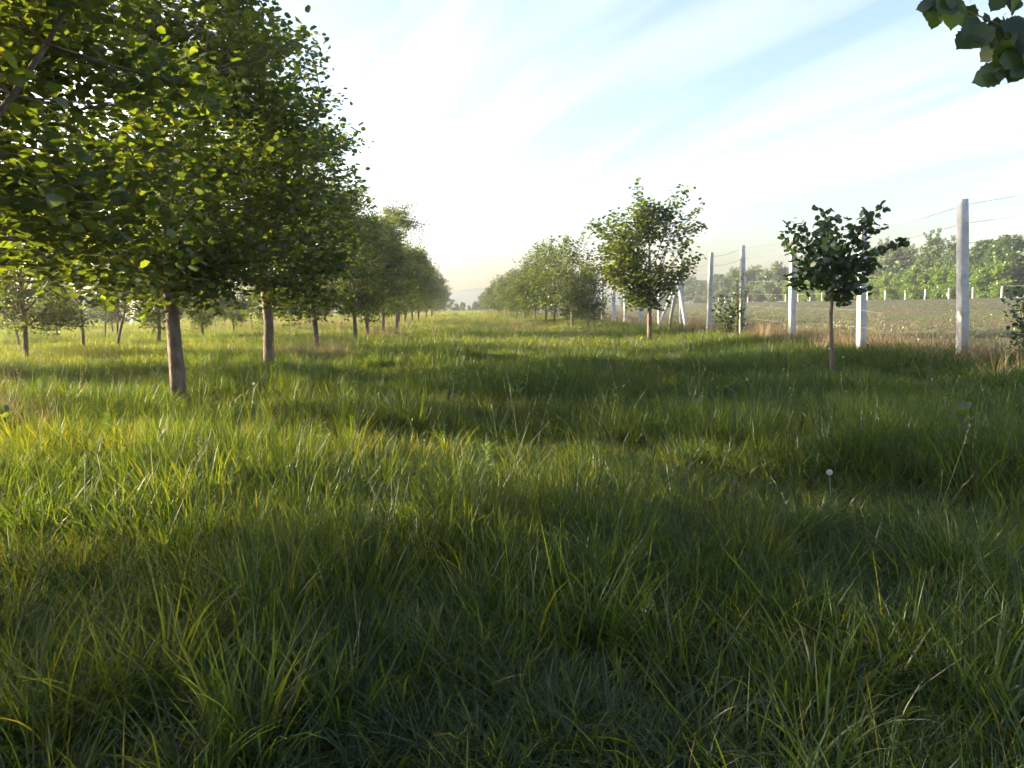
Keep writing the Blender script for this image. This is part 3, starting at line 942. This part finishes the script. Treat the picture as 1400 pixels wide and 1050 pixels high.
def blades(nb, radius, lmin, lmax, width, segs, tilt, bend, rg, rnd=None, base_z=-0.02):
    az0 = rg.uniform(0, 6.283, nb)
    rr = radius * np.sqrt(rg.uniform(0, 1, nb))
    base = np.stack([rr * np.cos(az0), rr * np.sin(az0), np.full(nb, base_z)], 1)
    az = az0 + rg.normal(0, 0.9, nb)
    L = rg.uniform(lmin, lmax, nb) * rg.uniform(0.75, 1.0, nb)
    tl = np.abs(rg.normal(tilt, tilt * 0.6, nb))
    bd = np.abs(rg.normal(bend, bend * 0.7, nb))
    s = np.linspace(0, 1, segs + 1)
    h = np.stack([np.cos(az), np.sin(az), 0 * az], 1)
    ang = tl[:, None] + bd[:, None] * s[None, :] ** 1.4 * 1.5
    ds = np.diff(s, prepend=0)
    hor = np.cumsum(np.sin(ang) * ds, 1) * L[:, None]
    ver = np.cumsum(np.cos(ang) * ds, 1) * L[:, None]
    ctr = base[:, None, :] + h[:, None, :] * hor[..., None]
    ctr[..., 2] += ver
    ctr[..., 2] = np.maximum(ctr[..., 2], base_z)
    tw = rg.normal(0, 0.7, nb)
    side = np.stack([-np.sin(az + tw), np.cos(az + tw), 0.25 * np.sin(tw)], 1)
    w = width * rg.uniform(0.6, 1.3, nb)
    wp = (1 - s ** 1.8) * 0.5 * (0.55 + 0.45 * np.minimum(s * 5, 1))
    A = ctr - side[:, None, :] * (w[:, None] * wp)[..., None]
    B = ctr + side[:, None, :] * (w[:, None] * wp)[..., None]
    k = 2 * segs + 1
    V = np.zeros((nb, k, 3))
    V[:, 0:2 * segs:2] = A[:, :segs]
    V[:, 1:2 * segs:2] = B[:, :segs]
    V[:, -1] = ctr[:, -1]
    bi = (np.arange(nb) * k)[:, None]
    qs = [bi + np.array([[2 * i, 2 * i + 1, 2 * i + 3, 2 * i + 2]]) for i in range(segs - 1)]
    ts = bi + np.array([[2 * segs - 2, 2 * segs - 1, 2 * segs]])
    if rnd is None:
        rnd = np.clip(rg.normal(0.40, 0.24, nb), 0, 0.86)
        dry = rg.uniform(0, 1, nb) < 0.03
        rnd[dry] = rg.uniform(0.9, 1.0, dry.sum())
    return V.reshape(-1, 3), (np.concatenate(qs) if qs else np.zeros((0, 4), int)), ts, np.repeat(rnd, k)


def tuft_obj(name, mat, parts):
    a = Acc(); r = []
    for (v, q, t, rn) in parts:
        a.add(v, q, t); r.append(rn)
    o = bpy.data.objects.new(name, a.mesh(name, M[mat], {'rnd': np.concatenate(r)}))
    return o


def src(cname, objs):
    c = bpy.data.collections.new(cname)
    for i, o in enumerate(objs):
        o.name = '%s_%02d' % (cname, i)
        c.objects.link(o)
    return c




def tile(rg, radius, specs, mat):
    """a patch of meadow: specs = [(count, fn)] tufts spread over a disc; fn(scale) -> blades"""
    parts = []
    for cnt, fn in specs:
        for _ in range(cnt):
            az = rg.uniform(0, 6.283); R = radius * math.sqrt(rg.uniform(0, 1))
            v, q, t, rn = fn(rg)
            c, s_ = math.cos(az), math.sin(az)
            a2 = rg.uniform(0, 6.283); ca, sa = math.cos(a2), math.sin(a2)
            k = rg.uniform(0.7, 1.25)
            v = np.stack([v[:, 0] * ca - v[:, 1] * sa, v[:, 0] * sa + v[:, 1] * ca, v[:, 2]], 1) * k
            parts.append((v + np.array([c * R, s_ * R, 0]), q, t, np.clip(rn + rg.normal(0, 0.07), 0, 1)))
    return tuft_obj('t', mat, parts)


rg = np.random.default_rng(21)
# kinds of tuft: ordinary, tall clump, short and splayed, low thatch
f_ord = lambda w, sg: (lambda r: blades(52, 0.12, 0.12, 0.34, w, sg, 0.40, 0.7, r))
f_tall = lambda w, sg: (lambda r: blades(46, 0.08, 0.22, 0.50, w * 1.2, sg + 1, 0.26, 0.55, r, rnd=np.clip(r.normal(0.33, 0.15, 46), 0, 0.8)))
f_short = lambda w, sg: (lambda r: blades(60, 0.16, 0.07, 0.20, w * 0.9, sg, 0.6, 0.8, r))
f_thatch = lambda w, sg: (lambda r: blades(46, 0.2, 0.10, 0.26, w, 3, 1.05, 0.4, r, rnd=np.where(r.uniform(0, 1, 46) < 0.22, r.uniform(0.88, 1.0, 46), r.uniform(0.1, 0.7, 46)), base_z=0.012))
NW, MW = 0.0060, 0.0088
near_src = src('near_tile', [
    *[tile(rg, 0.42, [(14, f_ord(NW, 5)), (2, f_tall(NW, 5)), (9, f_short(NW, 4)), (6, f_thatch(NW, 3))], 'grass') for _ in range(5)],
    *[tile(rg, 0.42, [(9, f_ord(NW, 5)), (11, f_tall(NW, 5)), (6, f_short(NW, 4)), (5, f_thatch(NW, 3))], 'grass') for _ in range(3)],
    *[tile(rg, 0.42, [(8, f_ord(NW, 5)), (18, f_short(NW, 4)), (9, f_thatch(NW, 3))], 'grass') for _ in range(3)]])
mid_src = src('mid_tile', [
    *[tile(rg, 0.6, [(20, f_ord(MW, 3)), (3, f_tall(MW, 3)), (12, f_short(MW, 3)), (5, f_thatch(MW, 3))], 'grass') for _ in range(4)],
    *[tile(rg, 0.6, [(10, f_ord(MW, 3)), (13, f_tall(MW, 3)), (8, f_short(MW, 3))], 'grass') for _ in range(3)],
    *[tile(rg, 0.6, [(10, f_ord(MW, 3)), (22, f_short(MW, 3)), (8, f_thatch(MW, 3))], 'grass') for _ in range(2)]])
far_src = src('far_tile', [tuft_obj('t', 'grass_far', [blades(320, 0.95, 0.16, 0.40, 0.020, 2, 0.25, 0.5, rg, rnd=np.clip(rg.normal(0.5, 0.24, 320), 0, 1)),
                                                       *[(lambda b, o: (b[0] + o, b[1], b[2], b[3]))(blades(22, 0.12, 0.3, 0.55, 0.018, 2, 0.18, 0.4, rg), np.array([rg.uniform(-.7, .7), rg.uniform(-.7, .7), 0])) for _ in range(5)]]) for _ in range(6)])
vfar_src = src('distant_tile', [tuft_obj('t', 'grass_far', [blades(220, 2.2, 0.18, 0.42, 0.06, 2, 0.25, 0.4, rg, rnd=np.clip(rg.normal(0.6, 0.24, 220), 0, 1))]) for _ in range(5)])


def seed_head(rg, h):
    """tall flowering stem with a loose panicle"""
    az = rg.uniform(0, 6.28); ln = abs(rg.normal(0.18, 0.15))
    p = bez(np.zeros(3), np.array([math.cos(az) * ln * 0.3, math.sin(az) * ln * 0.3, h * 0.6]), np.array([math.cos(az) * ln, math.sin(az) * ln, h]), 6)
    a = Acc(); a.tube(p, [0.0018, 0.0017, 0.0015, 0.0013, 0.001, 0.0008], sides=3, cap=False)
    top = p[-1]; dirv = (p[-1] - p[-2]); dirv /= np.linalg.norm(dirv)
    for k in range(16):
        c = top - dirv * rg.uniform(-0.01, 0.11)
        o = rg.normal(0, 1, 3); o /= np.linalg.norm(o)
        e = c + o * 0.010 + dirv * 0.018
        sd = np.cross(dirv, o) * 0.0035
        a.add([c, (c + e) / 2 + sd, e, (c + e) / 2 - sd], [(0, 1, 2, 3)])
    v = np.concatenate(a.v)
    q = np.concatenate(a.q)
    return v, q, np.zeros((0, 3), int), np.full(len(v), rg.uniform(0.2, 1.0))


stem_src = src('seed_stem', [tuft_obj('t', 'straw' if k == 0 else 'stem', [seed_head(rg, rg.uniform(0.42, 0.72)) for _ in range(3)]) for k in range(6)])
straw_src = src('straw_tuft', [*[tuft_obj('t', 'straw', [blades(40, 0.16, 0.2, 0.5, 0.0055, 4, 1.15, 0.35, rg, rnd=rg.uniform(0, 1, 40), base_z=0.02)]) for _ in range(4)]])
dry_src = src('dry_weed', [*[tuft_obj('t', 'straw', [blades(46, 0.14, 0.3, 0.72, 0.007, 4, 0.2, 0.35, rg, rnd=rg.uniform(0, 0.85, 46)), seed_head(rg, 0.8), seed_head(rg, 0.7)]) for _ in range(4)]])


def rosette(rg, n, L, w, tilt):
    v_, q_, t_, r_ = blades(n, 0.02, L * 0.6, L, w, 5, tilt, 0.5, rg, rnd=rg.uniform(0, 1, n))
    return v_, q_, t_, r_


def broad_weed(rg):
    """upright weed with pairs of broad leaves up its stem"""
    parts = []
    a = Acc(); h = rg.uniform(0.22, 0.42)
    a.tube([(0, 0, -0.02), (0.01, 0, h * 0.5), (0.015, 0.01, h)], [0.004, 0.003, 0.002], sides=4)
    v = np.concatenate(a.v)
    parts.append((v, np.concatenate(a.q), np.concatenate(a.t), np.full(len(v), 0.4)))
    for k in range(12):
        z = h * (0.15 + 0.85 * k / 12)
        az = k * 2.4
        n_ = np.array([[math.cos(az) * -0.4 + rg.normal(0, 0.2), math.sin(az) * -0.4 + rg.normal(0, 0.2), 0.8]])
        Fm = rot_frames(n_, np.array([az]))[0]
        tv = LEAF6 * np.array([0.62, 1, 1]) * rg.uniform(0.06, 0.11) * (1.15 - 0.6 * k / 12)
        parts.append((tv @ Fm.T + np.array([0, 0, z]), np.array([(0, 1, 2, 3), (0, 3, 4, 5)]), np.zeros((0, 3), int), np.full(6, rg.uniform(0, 1))))
    return parts


weed_src = src('broad_weed', [tuft_obj('t', 'weed', broad_weed(rg)) for _ in range(4)] + [tuft_obj('t', 'weed', [rosette(rg, 12, 0.24, 0.04, 0.7)]) for _ in range(2)])


def scatter(name, pts, sc, coll, label, rg, tilt=0.12, weights=None, szr=None):
    n = len(pts)
    me = bpy.data.meshes.new(name)
    me.vertices.add(n)
    me.vertices.foreach_set('co', np.asarray(pts, np.float32).ravel())
    rot = np.stack([rg.normal(0, tilt, n), rg.normal(0, tilt, n), rg.uniform(0, 6.283, n)], 1).astype(np.float32)
    a = me.attributes.new('rot', 'FLOAT_VECTOR', 'POINT'); a.data.foreach_set('vector', rot.ravel())
    s3 = np.stack([sc, sc, sc * (szr if szr is not None else 1.0)], 1).astype(np.float32)
    a = me.attributes.new('scl', 'FLOAT_VECTOR', 'POINT'); a.data.foreach_set('vector', s3.ravel())
    nv = len(coll.objects)
    vi = rg.integers(0, nv, n) if weights is None else weights
    a = me.attributes.new('vi', 'INT', 'POINT'); a.data.foreach_set('value', np.asarray(vi, np.int32))
    o = link(name, me)
    ng = bpy.data.node_groups.new(name + '_scatter', 'GeometryNodeTree')
    ng.interface.new_socket('Geometry', in_out='INPUT', socket_type='NodeSocketGeometry')
    ng.interface.new_socket('Geometry', in_out='OUTPUT', socket_type='NodeSocketGeometry')
    N, L = ng.nodes.new, ng.links.new
    gi, go = N('NodeGroupInput'), N('NodeGroupOutput')
    ip = N('GeometryNodeInstanceOnPoints')
    ci = N('GeometryNodeCollectionInfo')
    ci.inputs['Collection'].default_value = coll
    ci.inputs['Separate Children'].default_value = True
    ci.inputs['Reset Children'].default_value = True
    ip.inputs['Pick Instance'].default_value = True

    def named(nm, ty):
        a = N('GeometryNodeInputNamedAttribute'); a.data_type = ty; a.inputs['Name'].default_value = nm
        return a.outputs['Attribute']
    L(gi.outputs[0], ip.inputs['Points'])
    L(ci.outputs[0], ip.inputs['Instance'])
    L(named('vi', 'INT'), ip.inputs['Instance Index'])
    e2r = N('FunctionNodeEulerToRotation')
    L(named('rot', 'FLOAT_VECTOR'), e2r.inputs[0])
    L(e2r.outputs[0], ip.inputs['Rotation'])
    L(named('scl', 'FLOAT_VECTOR'), ip.inputs['Scale'])
    L(ip.outputs[0], go.inputs[0])
    md = o.modifiers.new('scatter', 'NODES')
    md.node_group = ng
    tag(o, label, 'grass', kind='stuff')
    return o


def pnoise(x, y, s, seed):
    """cheap smooth noise 0..1"""
    r = np.random.default_rng(seed)
    v = np.zeros_like(x)
    for k in range(7):
        a = r.uniform(0, 6.283); f = s * r.uniform(0.6, 1.8)
        v = v + np.sin((x * math.cos(a) + y * math.sin(a)) * f + r.uniform(0, 6.283))
    return 1 / (1 + np.exp(-v * 0.9))


def region(n, y0, y1, x0f, x1f, rg):
    yy = np.array([y0, y1])
    lo, hi = float(np.min(x0f(yy))), float(np.max(x1f(yy)))
    # evenly jittered so that no holes open up; n counts the bounding rectangle
    st = math.sqrt((hi - lo) * (y1 - y0) / n)
    X, Y = np.meshgrid(np.arange(lo, hi, st), np.arange(y0, y1, st))
    x = X.ravel() + st * rg.uniform(-0.15, 1.15, X.size)
    y = Y.ravel() + st * rg.uniform(-0.15, 1.15, X.size)
    keep = (x > x0f(y)) & (x < x1f(y)) & (y > y0 - 0.1)
    return x[keep], y[keep]


def lay(x, y):
    return np.stack([x, y, H(x, y)], 1)


EDGE = 9.6
lef = lambda y: -(0.72 * y + 3.0)
rig = lambda y: np.minimum(0.80 * y + 3.0, EDGE)
# near
x, y = region(900, 0.3, 7.6, lef, rig, rg)
hn = pnoise(x, y, 1.6, 3) * 0.6 + 0.4 * rg.uniform(0, 1, len(x))
w = np.where(hn > 0.62, rg.integers(5, 8, len(x)), np.where(hn < 0.3, rg.integers(8, 11, len(x)), rg.integers(0, 5, len(x))))
scatter('meadow_grass', lay(x, y), rg.uniform(0.85, 1.15, len(x)), near_src, 'long shaded meadow grass, blade by blade', rg, weights=w, tilt=0.06, szr=0.62 + 0.6 * hn)
# middle
x, y = region(1900, 7.4, 19, lef, rig, rg)
hn = pnoise(x, y, 1.1, 4) * 0.6 + 0.4 * rg.uniform(0, 1, len(x))
w = np.where(hn > 0.6, rg.integers(4, 7, len(x)), np.where(hn < 0.3, rg.integers(7, 9, len(x)), rg.integers(0, 4, len(x))))
scatter('meadow_grass', lay(x, y), rg.uniform(0.85, 1.15, len(x)), mid_src, 'meadow grass crossed by bands of evening sun between the rows', rg, weights=w, tilt=0.06, szr=0.55 + 0.65 * hn)
# far
x, y = region(6500, 18.5, 62, lambda y: -(0.66 * y + 5), lambda y: 0 * y + EDGE, rg)
hn = pnoise(x, y, 0.7, 5)
scatter('orchard_grass', lay(x, y), rg.uniform(0.85, 1.15, len(x)), far_src, 'sunlit yellow green grass between the farther orchard rows', rg, tilt=0.03, szr=0.55 + 0.55 * hn)
x, y = region(6500, 60, 270, lambda y: 0 * y - 62, lambda y: 0 * y + EDGE, rg)
scatter('distant_grass', lay(x, y), rg.uniform(0.8, 1.15, len(x)), vfar_src, 'pale grass toward the far end of the lane', rg, tilt=0.02)
# loose taller clumps to catch the low sun, tinted yellower to look lit
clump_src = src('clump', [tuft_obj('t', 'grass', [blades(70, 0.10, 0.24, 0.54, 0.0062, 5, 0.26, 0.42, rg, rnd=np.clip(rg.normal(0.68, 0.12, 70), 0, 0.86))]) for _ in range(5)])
cx, cy_ = [], []
for (qx, qy, n, sp) in [(-2.9, 6.9, 16, 0.35), (-2.0, 6.5, 16, 0.3), (-0.95, 6.4, 20, 0.3), (-1.9, 9.6, 12, 0.3), (-0.2, 9.0, 14, 0.4), (1.0, 8.9, 14, 0.4), (3.0, 8.3, 14, 0.35), (4.3, 7.0, 16, 0.4), (1.6, 14.0, 14, 0.5),
                        (3.4, 12.4, 12, 0.5), (-3.9, 7.2, 16, 0.5), (0.4, 4.3, 8, 0.2), (1.4, 3.6, 6, 0.15), (2.6, 3.3, 8, 0.2), (-0.6, 3.0, 8, 0.2), (-1.6, 3.6, 8, 0.3), (2.2, 16.5, 14, 0.6), (-1.2, 3.9, 8, 0.3), (5.5, 9.6, 14, 0.5)]:
    cx.append(rg.normal(qx, sp, n)); cy_.append(rg.normal(qy, sp, n))
x = np.concatenate(cx); y = np.concatenate(cy_)
scatter('grass_clumps', lay(x, y), rg.uniform(0.65, 1.1, len(x)), clump_src, 'taller grass clumps tinted yellow as if sunlit, rising out of the meadow', rg, tilt=0.14)
# flowering stems, straw, weeds
x, y = region(1000, 2.6, 22, lef, rig, rg)
k = pnoise(x, y, 0.9, 12) > 0.45
scatter('flowering_grass', lay(x[k], y[k]), rg.uniform(0.75, 1.2, k.sum()), stem_src, 'tall flowering grass stems standing above the meadow', rg, tilt=0.22)
x, y = region(700, 0.8, 14, lef, rig, rg)
k = pnoise(x, y, 1.9, 15) > 0.93
scatter('fallen_straw', lay(x[k], y[k]), rg.uniform(0.8, 1.3, k.sum()), straw_src, 'flattened dead straw between the grass tufts', rg, tilt=0.2)
x, y = region(700, 5.0, 20, lef, rig, rg)
k = pnoise(x, y, 1.2, 18) > 0.7
scatter('meadow_weeds', lay(x[k], y[k]), rg.uniform(0.7, 1.2, k.sum()), weed_src, 'broad leaved weeds growing among the meadow grass', rg)
# dry margin along the fence, straw patch by the row, pale stems under the trees
n = 1700
y = 6 + 60 * rg.uniform(0, 1, n) ** 1.5; x = rg.normal(9.0, 0.65, n)
k = (x > 7.4) & (x < 10.8)
scatter('dry_weeds', lay(x[k], y[k]), rg.uniform(0.55, 1.1, k.sum()), dry_src, 'tan dry weeds in the strip along the concrete fence', rg)
x = np.concatenate([rg.normal(-3.9, 0.45, 60), rg.normal(-5.6, 0.5, 40), rg.normal(-3.2, 0.5, 40), rg.normal(3.5, 1.5, 120), rg.normal(-14, 6, 500), rg.normal(-6, 3, 200)])
y = np.concatenate([rg.normal(20.2, 0.5, 60), rg.normal(8.6, 0.4, 40), rg.normal(33, 1, 40), rg.normal(38, 8, 120), rg.uniform(45, 90, 500), rg.uniform(38, 60, 200)])
scatter('dry_grass', lay(x, y), rg.uniform(0.7, 1.15, len(x)), dry_src, 'pale dead grass patches below and between the orchard trees', rg)
# crop seedlings in drills
ys_, xs_ = [], []
for xr in np.arange(10.6, 46, 0.75):
    m = int(190 * (1 if xr < 25 else 0.6))
    yy = rg.uniform(6 + xr * 0.3, 20 + xr * 3.0, m)
    ys_.append(yy); xs_.append(xr + 0.19 + rg.normal(0, 0.05, m))
x = np.concatenate(xs_); y = np.concatenate(ys_)
crop_src = src('seedling', [tuft_obj('t', 'crop', [rosette(rg, 9, 0.14, 0.03, 0.6)]) for _ in range(4)])
scatter('crop_seedlings', lay(x, y) + np.array([0, 0, 0.05]), rg.uniform(0.6, 1.3, len(x)), crop_src, 'green seedlings in drills across the brown field', rg)

# ------------------------------------------------------------------ dandelion clocks and single weeds


def dandelion(x, y, h, label, seed):
    rg = np.random.default_rng(seed)
    t = empty('dandelion', (x, y, Hs(x, y)), 0, label, 'flower')
    a = Acc(); a.tube([(0, 0, -0.02), (0.01, 0, h * 0.5), (0.0, 0.01, h)], [0.0035, 0.003, 0.0025], sides=5)
    link('stem', a.mesh('stem', M['stem'], {'rnd': np.full(sum(len(q) for q in a.v), 0.3)}), t)
    a = Acc()
    c = np.array([0, 0.01, h + 0.01])
    for k in range(150):
        d = rg.normal(0, 1, 3); d /= np.linalg.norm(d)
        u = np.cross(d, (0.3, 0.5, 0.8)); u /= np.linalg.norm(u); w_ = np.cross(d, u)
        e = c + d * 0.014
        a.add([c + u * 0.0004, c - u * 0.0004, e, e + u * 0.004 + d * 0.002, e - u * 0.004 + d * 0.002, e + w_ * 0.004 + d * 0.002, e - w_ * 0.004 + d * 0.002],
              None, [(0, 1, 2), (2, 3, 5), (2, 5, 4), (2, 4, 6), (2, 6, 3)])
    link('seed_head', a.mesh('seed_head', M['puff'], {'rnd': np.full(a.n, 0.6)}), t)['kind'] = 'stuff'


dandelion(-2.62, 9.9, 0.42, 'white dandelion clock near the foot of the thickest trunk', 1)
dandelion(2.01, 4.01, 0.34, 'white dandelion clock alone among the shaded grass', 2)
dandelion(5.95, 12.0, 0.55, 'upper white dandelion clock beside the thin bare stem of the small hazel', 3)
dandelion(5.98, 11.6, 0.42, 'lower white dandelion clock beside the thin bare stem of the small hazel', 4)


def big_weed(x, y, label, seed, n=9, L=0.36):
    rg = np.random.default_rng(seed)
    t = empty('weed_plant', (x, y, Hs(x, y)), 0, label, 'plant')
    a = Acc(); a.tube([(0, 0, -0.02), (0.0, 0.01, 0.25), (0.02, 0.0, 0.42)], [0.007, 0.005, 0.003], sides=5)
    link('stem', a.mesh('stem', M['stem'], {'rnd': np.full(a.n, 0.3)}), t)
    for k in range(n):
        az = k * 2.4 + rg.normal(0, 0.2)
        o = link('leaf', LEAF_MESHES[k % 6], t)
        nn = np.array([[-0.6 * math.cos(az), -0.6 * math.sin(az), 0.7]])
        Fm = rot_frames(nn, np.array([az]))[0]
        o.matrix_local = Matrix.Translation((0, 0, 0.10 + 0.32 * k / n)) @ Matrix(Fm.tolist()).to_4x4() @ Matrix.Diagonal((0.10, 0.20 - 0.08 * k / n, 0.12, 1))


big_weed(3.9, 5.7, 'broad leaved weed standing in a patch of sun near the fence', 1)
big_weed(-4.6, 8.0, 'pale broad leaved weed at the edge of the sunny band below the first hazel', 2)

# ------------------------------------------------------------------ evening haze
hz = Acc()
x0, x1, y0, y1, z0, z1 = -960, 960, -360, 960, -1.6, 14.5
hz.add([(x0, y0, z0), (x1, y0, z0), (x1, y1, z0), (x0, y1, z0), (x0, y0, z1), (x1, y0, z1), (x1, y1, z1), (x0, y1, z1)],
       [(3, 2, 1, 0), (4, 5, 6, 7), (0, 1, 5, 4), (1, 2, 6, 5), (2, 3, 7, 6), (3, 0, 4, 7)])
hm, N, L = mat_new('evening_haze')
pv = N('ShaderNodeVolumePrincipled')
pv.inputs['Color'].default_value = (0.98, 0.96, 0.92, 1)
pv.inputs['Density'].default_value = 0.0013
pv.inputs['Anisotropy'].default_value = 0.76
ho = N('ShaderNodeOutputMaterial')
L(pv.outputs[0], ho.inputs['Volume'])
haze = link('haze', hz.mesh('haze', hm))
tag(haze, kind='stuff')
